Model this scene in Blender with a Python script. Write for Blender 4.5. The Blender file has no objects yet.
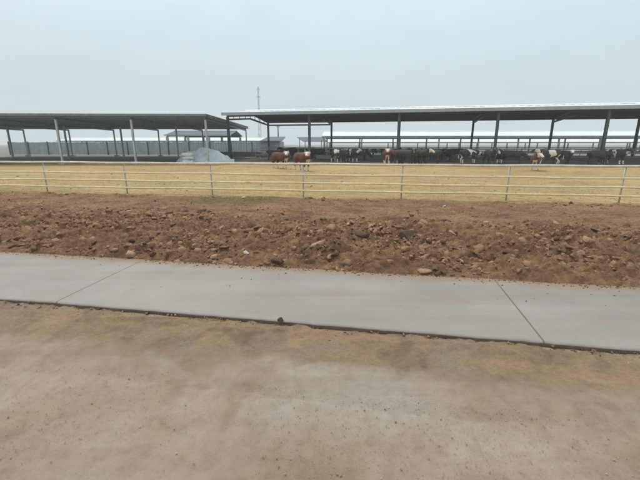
import bpy, bmesh, math, random
import numpy as np
from mathutils import Vector, Matrix

random.seed(11)
rng = np.random.default_rng(5)
sc = bpy.context.scene
COL = sc.collection
R = math.radians
PI = math.pi

# ------------------------------------------------------------------ camera
F, CH, PITCH = 371.0, 2.1, math.atan(96 / 371.0)
cam = bpy.data.cameras.new("camera")
camo = bpy.data.objects.new("camera", cam)
COL.objects.link(camo)
cam.sensor_width = 36
cam.lens = F / 640 * 36
cam.clip_start, cam.clip_end = 0.05, 6000
camo.location = (0, 0, CH)
camo.rotation_euler = (PI / 2 - PITCH, 0, 0)
sc.camera = camo

def ray(px, py):
    x = (px - 320) / F
    y = -(py - 240) / F
    c, s = math.cos(PITCH), math.sin(PITCH)
    return Vector((x, c + y * s, -s + y * c))

def G(px, py, z=0.0):                 # photo pixel -> point on the plane z
    d = ray(px, py)
    t = (z - CH) / d.z
    return Vector((0, 0, CH)) + d * t

def AT(px, py, Y):                    # photo pixel -> point at distance Y
    d = ray(px, py)
    return Vector((0, 0, CH)) + d * (Y / d.y)

# ------------------------------------------------------------------ materials
def new_mat(name):
    m = bpy.data.materials.new(name)
    m.use_nodes = True
    nt = m.node_tree
    return m, nt, nt.nodes["Principled BSDF"]

def N(nt, t, **kw):
    n = nt.nodes.new(t)
    for k, v in kw.items():
        if k in n.inputs.keys():
            n.inputs[k].default_value = v
        else:
            setattr(n, k, v)
    return n

def ramp(nt, fac, stops):
    r = nt.nodes.new("ShaderNodeValToRGB")
    while len(r.color_ramp.elements) < len(stops):
        r.color_ramp.elements.new(0.5)
    for e, (p, c) in zip(r.color_ramp.elements, stops):
        e.position = p
        e.color = (*c, 1) if len(c) == 3 else c
    nt.links.new(fac, r.inputs[0])
    return r.outputs[0]

def noise(nt, vec, scale, detail=6, rough=0.6, dist=0.0):
    n = N(nt, "ShaderNodeTexNoise", Scale=scale, Detail=detail, Roughness=rough, Distortion=dist)
    nt.links.new(vec, n.inputs["Vector"])
    return n.outputs["Fac"]

def mixc(nt, fac, a, b, mode="MIX"):
    m = nt.nodes.new("ShaderNodeMix")
    m.data_type = "RGBA"
    m.blend_type = mode
    for s, v in ((0, fac), (6, a), (7, b)):
        if hasattr(v, "is_linked"):
            nt.links.new(v, m.inputs[s])
        elif s == 0:
            m.inputs[0].default_value = v
        else:
            m.inputs[s].default_value = (*v, 1)
    return m.outputs[2]

def bump(nt, bs, h, strength, dist):
    b = N(nt, "ShaderNodeBump", Strength=strength, Distance=dist)
    nt.links.new(h, b.inputs["Height"])
    nt.links.new(b.outputs[0], bs.inputs["Normal"])

def pos(nt):
    return nt.nodes.new("ShaderNodeNewGeometry").outputs["Position"]

def scaled(nt, vec, s, rot=0.0):
    m = nt.nodes.new("ShaderNodeMapping")
    m.inputs["Scale"].default_value = s
    m.inputs["Rotation"].default_value = (0, 0, rot)
    nt.links.new(vec, m.inputs["Vector"])
    return m.outputs[0]

def simple(name, a, b, scale=3.0, rough=0.6, metal=0.0, obj=True, bmp=0.0):
    """two-tone weathered surface"""
    m, nt, bs = new_mat(name)
    tc = nt.nodes.new("ShaderNodeTexCoord")
    v = tc.outputs["Object"] if obj else pos(nt)
    f = noise(nt, v, scale, 7, 0.65, 0.4)
    c = ramp(nt, f, [(0.32, a), (0.68, b)])
    nt.links.new(c, bs.inputs["Base Color"])
    bs.inputs["Roughness"].default_value = rough
    bs.inputs["Metallic"].default_value = metal
    if bmp:
        bump(nt, bs, noise(nt, v, scale * 6, 4), bmp, 0.01)
    return m

M = {}
M["steel_dark"] = simple("dark_painted_steel", (.030, .042, .055), (.060, .075, .090), 2.0, .5)
M["steel_mid"] = simple("grey_galvanised_steel", (.13, .16, .18), (.24, .27, .29), 2.0, .45, .3)
def stained(name, a, b, rust, rough):
    m, nt, bs = new_mat(name)
    p = nt.nodes.new("ShaderNodeTexCoord").outputs["Object"]
    c = ramp(nt, noise(nt, p, 3.0, 7, .7, .4), [(.32, a), (.68, b)])
    st = ramp(nt, noise(nt, scaled(nt, p, (2.2, 9, 9)), 1.0, 6, .75, .6), [(.56, (0, 0, 0)), (.70, (.8, .8, .8))])
    c = mixc(nt, st, c, rust)
    nt.links.new(c, bs.inputs["Base Color"]); bs.inputs["Roughness"].default_value = rough
    return m
M["steel_pale"] = simple("pale_galvanised_steel", (.34, .36, .36), (.52, .53, .53), 2.5, .45, .2)
M["rail_white"] = stained("white_rail_paint", (.52, .46, .40), (.72, .66, .58), (.30, .20, .12), .55)
M["rail_cream"] = stained("cream_rail_paint", (.68, .54, .30), (.82, .71, .45), (.28, .18, .09), .6)
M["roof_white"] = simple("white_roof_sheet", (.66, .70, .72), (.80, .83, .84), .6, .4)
def m_sheet():
    m = simple("pale_translucent_sheet", (.50, .53, .57), (.64, .65, .68), .35, .6)
    nt = m.node_tree; bs = nt.nodes["Principled BSDF"]; out = nt.nodes["Material Output"]
    tr = nt.nodes.new("ShaderNodeBsdfTranslucent"); tr.inputs[0].default_value = (.50, .55, .62, 1)
    mx = nt.nodes.new("ShaderNodeMixShader"); mx.inputs[0].default_value = .42
    nt.links.new(bs.outputs[0], mx.inputs[1]); nt.links.new(tr.outputs[0], mx.inputs[2]); nt.links.new(mx.outputs[0], out.inputs[0])
    return m
M["roof_sheet"] = m_sheet()
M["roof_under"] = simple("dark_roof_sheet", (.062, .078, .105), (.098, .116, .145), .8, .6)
M["roof_grey"] = simple("weathered_grey_roof", (.33, .335, .365), (.44, .42, .445), .35, .6)
M["gutter"] = simple("grey_gutter", (.30, .33, .37), (.40, .43, .47), 1.5, .45, .1)
M["wall_grey"] = simple("grey_cladding", (.23, .27, .30), (.36, .40, .42), 1.2, .6)
M["concrete_low"] = simple("stained_concrete", (.16, .16, .16), (.30, .30, .29), 2.5, .85, 0, True, .3)
M["tarp"] = simple("pale_tarpaulin", (.42, .48, .52), (.62, .67, .70), 2.0, .45, 0, True, .4)
M["sack"] = simple("white_sack", (.62, .66, .70), (.78, .80, .82), 6, .7)
M["coat_brown"] = simple("red_brown_coat", (.035, .010, .006), (.150, .046, .024), 3.5, .8)
M["coat_dark"] = simple("black_coat", (.012, .012, .014), (.028, .026, .026), 6, .7)
M["coat_white"] = simple("white_coat", (.55, .48, .42), (.74, .68, .62), 8, .85)
M["muzzle"] = simple("pink_muzzle", (.20, .11, .09), (.32, .18, .15), 10, .6)
M["horn"] = simple("horn", (.20, .17, .13), (.42, .38, .30), 12, .5)
M["hoof"] = simple("hoof", (.02, .018, .016), (.05, .042, .035), 12, .6)

def pied(name, thr, seed):
    m, nt, bs = new_mat(name)
    tc = nt.nodes.new("ShaderNodeTexCoord")
    mp = nt.nodes.new("ShaderNodeMapping")
    mp.inputs["Location"].default_value = (seed, seed * 1.7, seed * .3)
    nt.links.new(tc.outputs["Object"], mp.inputs[0])
    f = noise(nt, mp.outputs[0], 1.5, 2, .4, .6)
    c = ramp(nt, f, [(thr, (.018, .017, .018)), (thr + .015, (.60, .57, .53))])
    nt.links.new(c, bs.inputs["Base Color"])
    bs.inputs["Roughness"].default_value = .75
    return m
M["pied_a"] = pied("black_and_white_coat", .53, 2.3)
M["pied_b"] = pied("mostly_black_coat", .58, 9.1)

def m_ground():
    m, nt, bs = new_mat("far_ground")
    p = pos(nt)
    c = ramp(nt, noise(nt, p, .05, 8, .6), [(.3, (.13, .125, .10)), (.7, (.20, .185, .15))])
    nt.links.new(c, bs.inputs["Base Color"])
    bs.inputs["Roughness"].default_value = .95
    return m
M["ground"] = m_ground()

def m_yard():
    m, nt, bs = new_mat("straw_coloured_sand")
    p = pos(nt)
    big = ramp(nt, noise(nt, scaled(nt, p, (.10, .22, 1)), 1.0, 6, .6, .8),
               [(.28, (.40, .265, .112)), (.5, (.53, .378, .165)), (.72, (.60, .445, .215))])
    tracks = ramp(nt, noise(nt, scaled(nt, p, (.5, 2.2, 1), .12), 1.0, 5, .7, 1.2),
                  [(.36, (.60, .56, .50)), (.52, (1, 1, 1))])
    c = mixc(nt, .75, big, tracks, "MULTIPLY")
    hoof = ramp(nt, noise(nt, p, 3.2, 5, .75, .5), [(.38, (.62, .58, .52)), (.56, (1, 1, 1))])
    c = mixc(nt, .8, c, hoof, "MULTIPLY")
    churn = ramp(nt, noise(nt, scaled(nt, p, (.16, .5, 1)), 1.0, 6, .7, 1.0), [(.52, (0, 0, 0)), (.68, (.75, .75, .75))])
    c = mixc(nt, churn, c, (.37, .265, .135))
    dung = ramp(nt, noise(nt, p, 1.1, 4, .7), [(.63, (0, 0, 0)), (.72, (1, 1, 1))])
    c = mixc(nt, dung, c, (.21, .15, .085))
    fine = ramp(nt, noise(nt, p, 9.0, 4, .7), [(.3, (.82, .80, .76)), (.7, (1.08, 1.06, 1.02))])
    c = mixc(nt, .8, c, fine, "MULTIPLY")
    nt.links.new(c, bs.inputs["Base Color"])
    bs.inputs["Roughness"].default_value = .95
    bump(nt, bs, noise(nt, p, 4.0, 8, .75), 1.0, .12)
    return m
M["yard"] = m_yard()
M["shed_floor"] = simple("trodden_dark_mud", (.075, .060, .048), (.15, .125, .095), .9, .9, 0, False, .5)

def m_dirt():
    m, nt, bs = new_mat("brown_earth")
    p = pos(nt)
    c = ramp(nt, noise(nt, p, .8, 8, .68, .5),
             [(.26, (.150, .072, .036)), (.5, (.315, .170, .086)), (.74, (.45, .265, .142))])
    red = ramp(nt, noise(nt, p, .33, 5, .6), [(.50, (0, 0, 0)), (.68, (.6, .6, .6))])
    c = mixc(nt, red, c, (.33, .165, .090))
    f = ramp(nt, noise(nt, p, 14, 5, .75), [(.34, (.52, .50, .48)), (.55, (1, 1, 1)), (.70, (1.5, 1.46, 1.42))])
    c = mixc(nt, .85, c, f, "MULTIPLY")
    damp = ramp(nt, noise(nt, scaled(nt, p, (.7, 1.5, 1)), 1.3, 5, .65, .7), [(.50, (1, 1, 1)), (.66, (.62, .58, .55))])
    c = mixc(nt, .8, c, damp, "MULTIPLY")
    att = nt.nodes.new("ShaderNodeAttribute")
    att.attribute_name = "moss"
    mo = ramp(nt, noise(nt, p, 5, 5, .7), [(.35, (.0, .0, .0)), (.60, (1, 1, 1))])
    k = nt.nodes.new("ShaderNodeMath"); k.operation = "MULTIPLY"
    nt.links.new(att.outputs["Fac"], k.inputs[0]); nt.links.new(mo, k.inputs[1])
    c = mixc(nt, k.outputs[0], c, (.145, .118, .035))
    nt.links.new(c, bs.inputs["Base Color"])
    bs.inputs["Roughness"].default_value = .95
    bump(nt, bs, noise(nt, p, 16, 8, .8), 1.0, .06)
    return m
M["dirt"] = m_dirt()

def m_road():
    m, nt, bs = new_mat("road_concrete")
    p = pos(nt)
    c = ramp(nt, noise(nt, p, .55, 6, .55, .3), [(.3, (.240, .213, .193)), (.7, (.300, .270, .248))])
    st = ramp(nt, noise(nt, scaled(nt, p, (.22, 1.6, 1), -.12), 1.0, 6, .65, .6), [(.30, (.86, .84, .82)), (.6, (1.03, 1.03, 1.03))])
    c = mixc(nt, .8, c, st, "MULTIPLY")
    dust = ramp(nt, noise(nt, p, 1.7, 7, .7, .8), [(.52, (0, 0, 0)), (.74, (.7, .7, .7))])
    c = mixc(nt, dust, c, (.27, .205, .15))
    ty = ramp(nt, noise(nt, scaled(nt, p, (.14, 3.0, 1), -.135), 1.0, 4, .6, .25), [(.50, (1, 1, 1)), (.75, (.82, .80, .78))])
    c = mixc(nt, .55, c, ty, "MULTIPLY")
    jv = nt.nodes.new("ShaderNodeVectorMath"); jv.operation = "DOT_PRODUCT"; nt.links.new(p, jv.inputs[0]); jv.inputs[1].default_value = (.985, -.17, 0)
    j1 = N(nt, "ShaderNodeMath", operation="ADD"); nt.links.new(jv.outputs["Value"], j1.inputs[0]); j1.inputs[1].default_value = 61.25
    j2 = N(nt, "ShaderNodeMath", operation="MODULO"); nt.links.new(j1.outputs[0], j2.inputs[0]); j2.inputs[1].default_value = 6.0
    j3 = N(nt, "ShaderNodeMath", operation="SUBTRACT"); nt.links.new(j2.outputs[0], j3.inputs[0]); j3.inputs[1].default_value = 3.0
    j4 = N(nt, "ShaderNodeMath", operation="ABSOLUTE"); nt.links.new(j3.outputs[0], j4.inputs[0])
    jl = ramp(nt, j4.outputs[0], [(.007, (.42, .38, .34)), (.014, (1, 1, 1))])       # sawn joints across the slab
    c = mixc(nt, .9, c, jl, "MULTIPLY")
    spot = ramp(nt, noise(nt, p, 7.0, 5, .75), [(.66, (1, 1, 1)), (.74, (.72, .66, .60))])
    c = mixc(nt, .7, c, spot, "MULTIPLY")
    att = nt.nodes.new("ShaderNodeAttribute"); att.attribute_name = "spill"
    k = nt.nodes.new("ShaderNodeMath"); k.operation = "MULTIPLY_ADD"
    nt.links.new(noise(nt, p, 3.5, 8, .75, .5), k.inputs[0]); k.inputs[1].default_value = 1.3
    nt.links.new(att.outputs["Fac"], k.inputs[2])
    sd = ramp(nt, k.outputs[0], [(1.0, (0, 0, 0)), (1.6, (.85, .85, .85))])
    k2 = nt.nodes.new("ShaderNodeMath"); k2.operation = "SUBTRACT"; nt.links.new(k.outputs[0], k2.inputs[0]); k2.inputs[1].default_value = .5
    sd = ramp(nt, k2.outputs[0], [(.58, (0, 0, 0)), (1.0, (.85, .85, .85))])
    c = mixc(nt, sd, c, (.25, .155, .092))
    fi = ramp(nt, noise(nt, p, 60, 3, .7), [(.3, (.93, .93, .93)), (.7, (1.05, 1.05, 1.05))])
    c = mixc(nt, 1.0, c, fi, "MULTIPLY")
    nt.links.new(c, bs.inputs["Base Color"])
    r = ramp(nt, noise(nt, p, .8, 4), [(.3, (.55, .55, .55)), (.7, (.85, .85, .85))])
    nt.links.new(r, bs.inputs["Roughness"])
    bump(nt, bs, noise(nt, p, 35, 5, .7), .25, .006)
    return m
M["road"] = m_road()

def fore_colour(nt, p):
    n1 = noise(nt, p, .75, 6, .55, .5)
    conc = ramp(nt, noise(nt, p, 2.2, 7, .65), [(.3, (.275, .215, .168)), (.7, (.345, .278, .222))])
    mud = ramp(nt, noise(nt, p, 2.8, 7, .65), [(.3, (.210, .140, .085)), (.7, (.290, .200, .126))])
    fac = ramp(nt, n1, [(.40, (0, 0, 0)), (.60, (1, 1, 1))])
    c = mixc(nt, fac, conc, mud)
    och = ramp(nt, noise(nt, p, 1.15, 5, .6, .9), [(.54, (0, 0, 0)), (.72, (.75, .75, .75))])
    c = mixc(nt, och, c, (.295, .195, .125))
    wet = ramp(nt, noise(nt, scaled(nt, p, (.9, .9, 1)), .9, 4, .5, .7), [(.56, (0, 0, 0)), (.66, (1, 1, 1))])
    c = mixc(nt, wet, c, (.285, .245, .205))
    q = G(352, 398)
    dv = N(nt, "ShaderNodeVectorMath", operation="SUBTRACT"); nt.links.new(scaled(nt, p, (1, 1.9, 0)), dv.inputs[0])
    dv.inputs[1].default_value = (q.x, q.y * 1.9, 0)
    ln = N(nt, "ShaderNodeVectorMath", operation="LENGTH"); nt.links.new(dv.outputs[0], ln.inputs[0])
    ad = N(nt, "ShaderNodeMath", operation="MULTIPLY_ADD"); nt.links.new(noise(nt, p, 2.2, 6, .65, .6), ad.inputs[0])
    ad.inputs[1].default_value = -1.15; nt.links.new(ln.outputs["Value"], ad.inputs[2])
    pale = ramp(nt, ad.outputs[0], [(-.0, (.62, .62, .62)), (.45, (0, 0, 0))])          # bare washed concrete
    c = mixc(nt, pale, c, (.335, .300, .262))
    sp = ramp(nt, noise(nt, p, 95, 5, .75), [(.3, (.80, .78, .76)), (.52, (1, 1, 1)), (.74, (1.10, 1.10, 1.10))])
    c = mixc(nt, .9, c, sp, "MULTIPLY")
    mo = ramp(nt, noise(nt, p, 7.5, 6, .7, .5), [(.34, (.84, .82, .79)), (.54, (1, 1, 1)), (.72, (1.06, 1.05, 1.04))])
    c = mixc(nt, .9, c, mo, "MULTIPLY")
    rut = ramp(nt, noise(nt, scaled(nt, p, (.16, 2.6, 1), -.10), 1.0, 5, .6, .5), [(.36, (.86, .83, .79)), (.54, (1, 1, 1))])
    c = mixc(nt, .8, c, rut, "MULTIPLY")
    bit = ramp(nt, noise(nt, p, 21.0, 3, .6), [(.71, (1, 1, 1)), (.76, (.55, .48, .42))])
    c = mixc(nt, .7, c, bit, "MULTIPLY")
    return c, wet

def m_fore():
    m, nt, bs = new_mat("muddy_concrete")
    p = pos(nt)
    c, wet = fore_colour(nt, p)
    nt.links.new(c, bs.inputs["Base Color"])
    r = ramp(nt, wet, [(0, (.92, .92, .92)), (1, (.62, .62, .62))])
    nt.links.new(r, bs.inputs["Roughness"])
    bump(nt, bs, noise(nt, p, 48, 8, .8), .5, .008)
    return m
M["fore"] = m_fore()

def m_verge():
    m, nt, bs = new_mat("ochre_earth")
    p = pos(nt)
    c = ramp(nt, noise(nt, p, 1.9, 7, .65, .6),
             [(.28, (.135, .080, .052)), (.48, (.225, .145, .085)), (.70, (.310, .212, .118))])
    g = ramp(nt, noise(nt, p, 1.1, 4, .6), [(.50, (0, 0, 0)), (.66, (.8, .8, .8))])
    c = mixc(nt, g, c, (.205, .175, .140))
    f = ramp(nt, noise(nt, p, 30, 5, .8), [(.32, (.66, .64, .62)), (.56, (1, 1, 1)), (.74, (1.2, 1.2, 1.2))])
    c = mixc(nt, .8, c, f, "MULTIPLY")
    att = nt.nodes.new("ShaderNodeAttribute"); att.attribute_name = "fade"
    k = nt.nodes.new("ShaderNodeMath"); k.operation = "MULTIPLY_ADD"
    nt.links.new(noise(nt, p, 3.0, 8, .7, .6), k.inputs[0]); k.inputs[1].default_value = .9
    nt.links.new(att.outputs["Fac"], k.inputs[2])
    fd = ramp(nt, k.outputs[0], [(.62, (0, 0, 0)), (.88, (1, 1, 1))])
    c = mixc(nt, fd, c, fore_colour(nt, p)[0])
    nt.links.new(c, bs.inputs["Base Color"])
    bs.inputs["Roughness"].default_value = .92
    bump(nt, bs, noise(nt, p, 40, 6, .75), .7, .015)
    return m
M["verge"] = m_verge()
M["slab_edge"] = simple("dark_slab_edge", (.075, .055, .042), (.150, .118, .092), 5, .95, 0, False, .6)  # near face of the slab, darker than its top

def m_clod(name, stops):
    m, nt, bs = new_mat(name)
    g = nt.nodes.new("ShaderNodeNewGeometry")
    c = ramp(nt, g.outputs["Random Per Island"], stops)
    f = ramp(nt, noise(nt, g.outputs["Position"], 25, 5, .7), [(.3, (.68, .66, .64)), (.7, (1.15, 1.15, 1.15))])
    c = mixc(nt, .9, c, f, "MULTIPLY")
    nt.links.new(c, bs.inputs["Base Color"])
    bs.inputs["Roughness"].default_value = .95
    bump(nt, bs, noise(nt, g.outputs["Position"], 50, 5, .7), .6, .01)
    return m
M["clod"] = m_clod("earth_clods", [(0, (.085, .040, .022)), (.25, (.185, .095, .050)), (.62, (.295, .160, .085)),
                                   (.95, (.345, .195, .110)), (.993, (.40, .26, .165)), (1, (.44, .35, .26))])
M["stone_pale"] = simple("pale_stone", (.42, .37, .31), (.62, .57, .50), 12, .9, 0, True, .5)
M["stone_tan"] = simple("tan_stone", (.26, .19, .14), (.38, .29, .22), 9, .9, 0, True, .5)
M["stone_dark"] = simple("dark_clod", (.060, .032, .022), (.11, .062, .042), 9, .95, 0, True, .6)
M["grass"] = simple("dry_grass", (.11, .095, .030), (.20, .165, .06), 4, .9)
M["pylon"] = simple("haze_pale_lattice_steel", (.30, .32, .33), (.40, .42, .43), 1, .6)  # steel lightened so its colour carries distance haze

# ------------------------------------------------------------------ objects helpers
def tag(o, label=None, cat=None, group=None, kind=None):
    if label: o["label"] = label
    if cat: o["category"] = cat
    if group: o["group"] = group
    if kind: o["kind"] = kind
    return o

def empty(name, loc, rz=0.0):
    o = bpy.data.objects.new(name, None)
    COL.objects.link(o)
    o.location = loc
    o.rotation_euler.z = rz
    o.empty_display_size = .2
    return o

def link(name, me, mat=None, parent=None):
    o = bpy.data.objects.new(name, me)
    if mat is not None and not me.materials:
        for k in (mat if isinstance(mat, (list, tuple)) else [mat]):
            me.materials.append(k)
    COL.objects.link(o)
    if parent is not None:
        o.parent = parent
    return o

class MB:
    def __init__(s):
        s.v, s.f = [], []
    def hexa(s, p):                    # 8 corners: bottom loop then top loop
        b = len(s.v)
        s.v += [tuple(q) for q in p]
        for q in ((3, 2, 1, 0), (4, 5, 6, 7), (0, 1, 5, 4), (1, 2, 6, 5), (2, 3, 7, 6), (3, 0, 4, 7)):
            s.f.append(tuple(b + i for i in q))
    def box(s, x0, x1, y0, y1, z0, z1):
        s.hexa([(x0, y0, z0), (x1, y0, z0), (x1, y1, z0), (x0, y1, z0),
                (x0, y0, z1), (x1, y0, z1), (x1, y1, z1), (x0, y1, z1)])
    def bar(s, a, b, w, h, up=(0, 0, 1)):
        a, b, up = Vector(a), Vector(b), Vector(up)
        d = (b - a).normalized()
        if abs(d.dot(up)) > .97: up = Vector((0, 1, 0))
        sx = d.cross(up).normalized() * (w / 2)
        sy = sx.cross(d).normalized() * (h / 2)
        s.hexa([a - sx - sy, a + sx - sy, a + sx + sy, a - sx + sy, b - sx - sy, b + sx - sy, b + sx + sy, b - sx + sy])
    def ibeam(s, a, b, w, h, t, up=(0, 0, 1)):
        a, b, up = Vector(a), Vector(b), Vector(up)
        d = (b - a).normalized()
        if abs(d.dot(up)) > .97: up = Vector((0, 1, 0))
        sx = d.cross(up).normalized()
        sy = sx.cross(d).normalized()
        for k in (-1, 1):
            o = sy * (k * (h - t) / 2)
            s.bar(a + o, b + o, w, t, up)
        s.bar(a, b, t * .7, h - 2 * t - .004, up)
    def tube(s, pts, r, n=8, caps=True):
        pts = [Vector(p) for p in pts]
        rr = r if isinstance(r, (list, tuple)) else [r] * len(pts)
        b = len(s.v)
        for i, p in enumerate(pts):
            d = (pts[min(i + 1, len(pts) - 1)] - pts[max(i - 1, 0)]).normalized()
            up = Vector((0, 0, 1)) if abs(d.z) < .95 else Vector((1, 0, 0))
            ax = d.cross(up).normalized()
            ay = ax.cross(d)
            for k in range(n):
                t = 2 * PI * k / n
                s.v.append(tuple(p + (ax * math.cos(t) + ay * math.sin(t)) * rr[i]))
        for i in range(len(pts) - 1):
            for k in range(n):
                s.f.append((b + i * n + k, b + i * n + (k + 1) % n, b + (i + 1) * n + (k + 1) % n, b + (i + 1) * n + k))
        if caps:
            s.f.append(tuple(b + k for k in range(n))[::-1])
            s.f.append(tuple(b + (len(pts) - 1) * n + k for k in range(n)))
    def build(s, name, mat, parent=None, smooth=False):
        me = bpy.data.meshes.new(name)
        me.from_pydata(s.v, [], s.f)
        bm = bmesh.new(); bm.from_mesh(me)
        bmesh.ops.recalc_face_normals(bm, faces=bm.faces)
        bm.to_mesh(me); bm.free()
        if smooth:
            me.polygons.foreach_set("use_smooth", [True] * len(me.polygons))
        return link(name, me, mat, parent)

def copy_tree(o, parent=None):
    c = o.copy()
    COL.objects.link(c)
    if parent is not None:
        c.parent = parent
    for ch in list(o.children):
        copy_tree(ch, c)
    return c

# numpy value noise ------------------------------------------------------
_T = rng.random((256, 256))
def vnoise(x, y):
    xi, yi = np.floor(x).astype(int), np.floor(y).astype(int)
    fx, fy = x - xi, y - yi
    fx = fx * fx * (3 - 2 * fx); fy = fy * fy * (3 - 2 * fy)
    a = _T[xi & 255, yi & 255]; b = _T[(xi + 1) & 255, yi & 255]
    c = _T[xi & 255, (yi + 1) & 255]; d = _T[(xi + 1) & 255, (yi + 1) & 255]
    return (a * (1 - fx) + b * fx) * (1 - fy) + (c * (1 - fx) + d * fx) * fy
def fbm(x, y, o=5, g=.5, l=2.03):
    t = np.zeros_like(x); a, s = 1.0, 0.0
    for i in range(o):
        t += a * vnoise(x + 17.3 * i, y + 9.1 * i); s += a
        a *= g; x, y = x * l, y * l
    return t / s

def grid_mesh(name, P, mat, parent=None, attr=None):
    """P: (nu, nv, 3) array"""
    nu, nv = P.shape[:2]
    me = bpy.data.meshes.new(name)
    me.vertices.add(nu * nv)
    me.vertices.foreach_set("co", P.reshape(-1).astype(np.float32))
    i = np.arange(nu - 1)[:, None] * nv + np.arange(nv - 1)[None, :]
    q = np.stack([i, i + nv, i + nv + 1, i + 1], -1).reshape(-1, 4)
    me.loops.add(q.size); me.polygons.add(len(q))
    me.loops.foreach_set("vertex_index", q.reshape(-1).astype(np.int32))
    me.polygons.foreach_set("loop_start", (np.arange(len(q)) * 4).astype(np.int32))
    me.polygons.foreach_set("use_smooth", [True] * len(q))
    me.update(calc_edges=True)
    if attr is not None:
        a = me.attributes.new(attr[0], "FLOAT", "POINT")
        a.data.foreach_set("value", attr[1].reshape(-1).astype(np.float32))
    return link(name, me, mat, parent)

# ------------------------------------------------------------------ terrain
RZ = .06                                                       # road surface height
def line(a, b):                                                # y as a function of x
    k = (b.y - a.y) / (b.x - a.x)
    return lambda x: a.y + (x - a.x) * k
road_far = line(G(184, 262, RZ), G(454, 277, RZ))
road_near = line(G(184, 313, RZ), G(454, 335, RZ))
rail_ln = line(G(184, 163.2, 1.32), G(454, 165.2, 1.32))
yard_edge = lambda x: rail_ln(x) - 1.15

g = MB(); S = 1200
g.v = [(-S, -S, -.06), (S, -S, -.06), (S, S, -.06), (-S, S, -.06)]; g.f = [(0, 1, 2, 3)]
tag(g.build("ground", M["ground"]), kind="structure")

# yard of straw-coloured sand
xs = np.linspace(-75, 75, 301); vs = np.linspace(0, 1, 160)
X, V = np.meshgrid(xs, vs, indexing="ij")
Y0 = rail_ln(X) - 2.9
Y = Y0 + (64 - Y0) * V ** 1.5
Z = .0 + .10 * (fbm(X * .35, Y * .35, 5) - .5) + .05 * (fbm(X * 1.7, Y * 1.7, 3) - .5)
tag(grid_mesh("yard_ground", np.stack([X, Y, Z], -1), M["yard"]), kind="structure")

# bank of dug earth between road and yard
nu, nv = 1700, 420
xs = np.linspace(-21, 21, nu)
vs = np.linspace(0, 1, nv) ** 1.25
X, V = np.meshgrid(xs, vs, indexing="ij")
A = road_far(X) - .22; B = yard_edge(X) + .75
Y = A + (B - A) * V
D0 = Y - road_far(X); D1 = yard_edge(X) - Y
def earth_h(X, Y, D0, D1):
    u = np.clip(D0 / 2.2, 0, 1); w = np.clip(D1 / 1.5, -1, 1)
    h = RZ + .07 * u * (2 - u) - .05 * np.clip((D0 - 3) / 5, 0, 1)
    rough = np.clip(1.25 - np.abs(D0 - 1.7) / 3.0, .28, 1.0) * np.clip(D0 / .35 + .25, .2, 1)
    h += rough * .26 * (fbm(X * 1.3, Y * 1.3, 3, .55) - .47)
    n = fbm(X * 3.4 + 5, Y * 5.2, 4, .55)
    h += rough * .17 * (np.abs(n - .5) * 2.0) ** .9 - .03 * rough
    e = fbm(X * 2.2 + 31, Y * 5.2, 4, .6)
    h += rough * .10 * np.clip((e - .50) * 7, 0, 1) * (.4 + fbm(X * 3, Y * 3, 2))
    c = vnoise(X * 9 + 40, Y * 9)
    h += rough * .075 * np.clip(c - .5, 0, 1) * 2
    rg = 1 - np.abs(2 * fbm(X * 8 + 60, Y * 10, 3, .6) - 1) * 2.2
    h += rough * .028 * np.clip(rg, 0, 1) ** 2
    h += .028 * (fbm(X * 17, Y * 17, 2) - .5)
    h += .05 * np.exp(-((D1 - .25) / .35) ** 2) * (.0 + 1.4 * fbm(X * 2.1, Y * 2.1, 3))   # low ridge of clods by the fence
    h -= np.clip(.15 - D0, 0, 1) * .55
    h -= np.clip(.18 - D1, 0, 2) * .42
    return h
Z = earth_h(X, Y, D0, D1)
mg = G(228, 204); 
moss = np.exp(-((X - mg.x) / 2.0) ** 2 - ((Y - mg.y) / .9) ** 2) * 1.1 + .5 * np.exp(-((D1 - .4) / .5) ** 2) * fbm(X * .5, Y * .5, 3)
moss = np.clip(moss, 0, 1)
dirt = grid_mesh("dirt_bank_ground", np.stack([X, Y, Z], -1), M["dirt"], attr=("moss", moss))
tag(dirt, kind="structure")
_dz = Z
def dirt_z(x, y):
    x = np.array([float(x)]); y = np.array([float(y)])
    return float(earth_h(x, y, y - road_far(x), yard_edge(x) - y)[0])

# concrete road: one slab with softly broken edges
n = 900; xs = np.linspace(-24, 24, n)
ef = road_far(xs) + .06 * (fbm(xs * 1.5, xs * 0, 4) - .5)
en = road_near(xs) + .05 * (fbm(xs * 1.1 + 30, xs * 0 + 3, 5) - .5) + .012 * (vnoise(xs * 14, xs * 0 + 7) - .5)
rows = []
prof = [(-.05, 0), (-.012, 1), (.02, 1)]
def rowN(dy, z): return np.stack([xs, en + dy, np.full(n, z)], -1)
rows.append(rowN(.035, -.08)); rows.append(rowN(.0, -.02)); rows.append(rowN(.004, RZ - .018)); rows.append(rowN(.022, RZ - .002))
for t in np.linspace(.03, 1, 26):
    y = en + (ef - en) * t
    z = RZ + .010 * (fbm(xs * .6, y * .6, 3) - .5)
    rows.append(np.stack([xs, y, z], -1))
rows.append(np.stack([xs, ef + .02, np.full(n, -.08)], -1))
RD = np.stack(rows, 1)
dd = np.minimum((ef[:, None] - RD[..., 1]), (RD[..., 1] - en[:, None]) * 2.0 + .30)
rd = grid_mesh("concrete_road", RD, M["road"], attr=("spill", np.clip(1 - dd / .55, 0, 1))); tag(rd, kind="structure")
rd.data.materials.append(M["slab_edge"])
nr = len(rows) - 1
mi = np.zeros((n - 1, nr), dtype=np.int32); mi[:, :2] = 1
rd.data.polygons.foreach_set("material_index", mi.reshape(-1))

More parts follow.
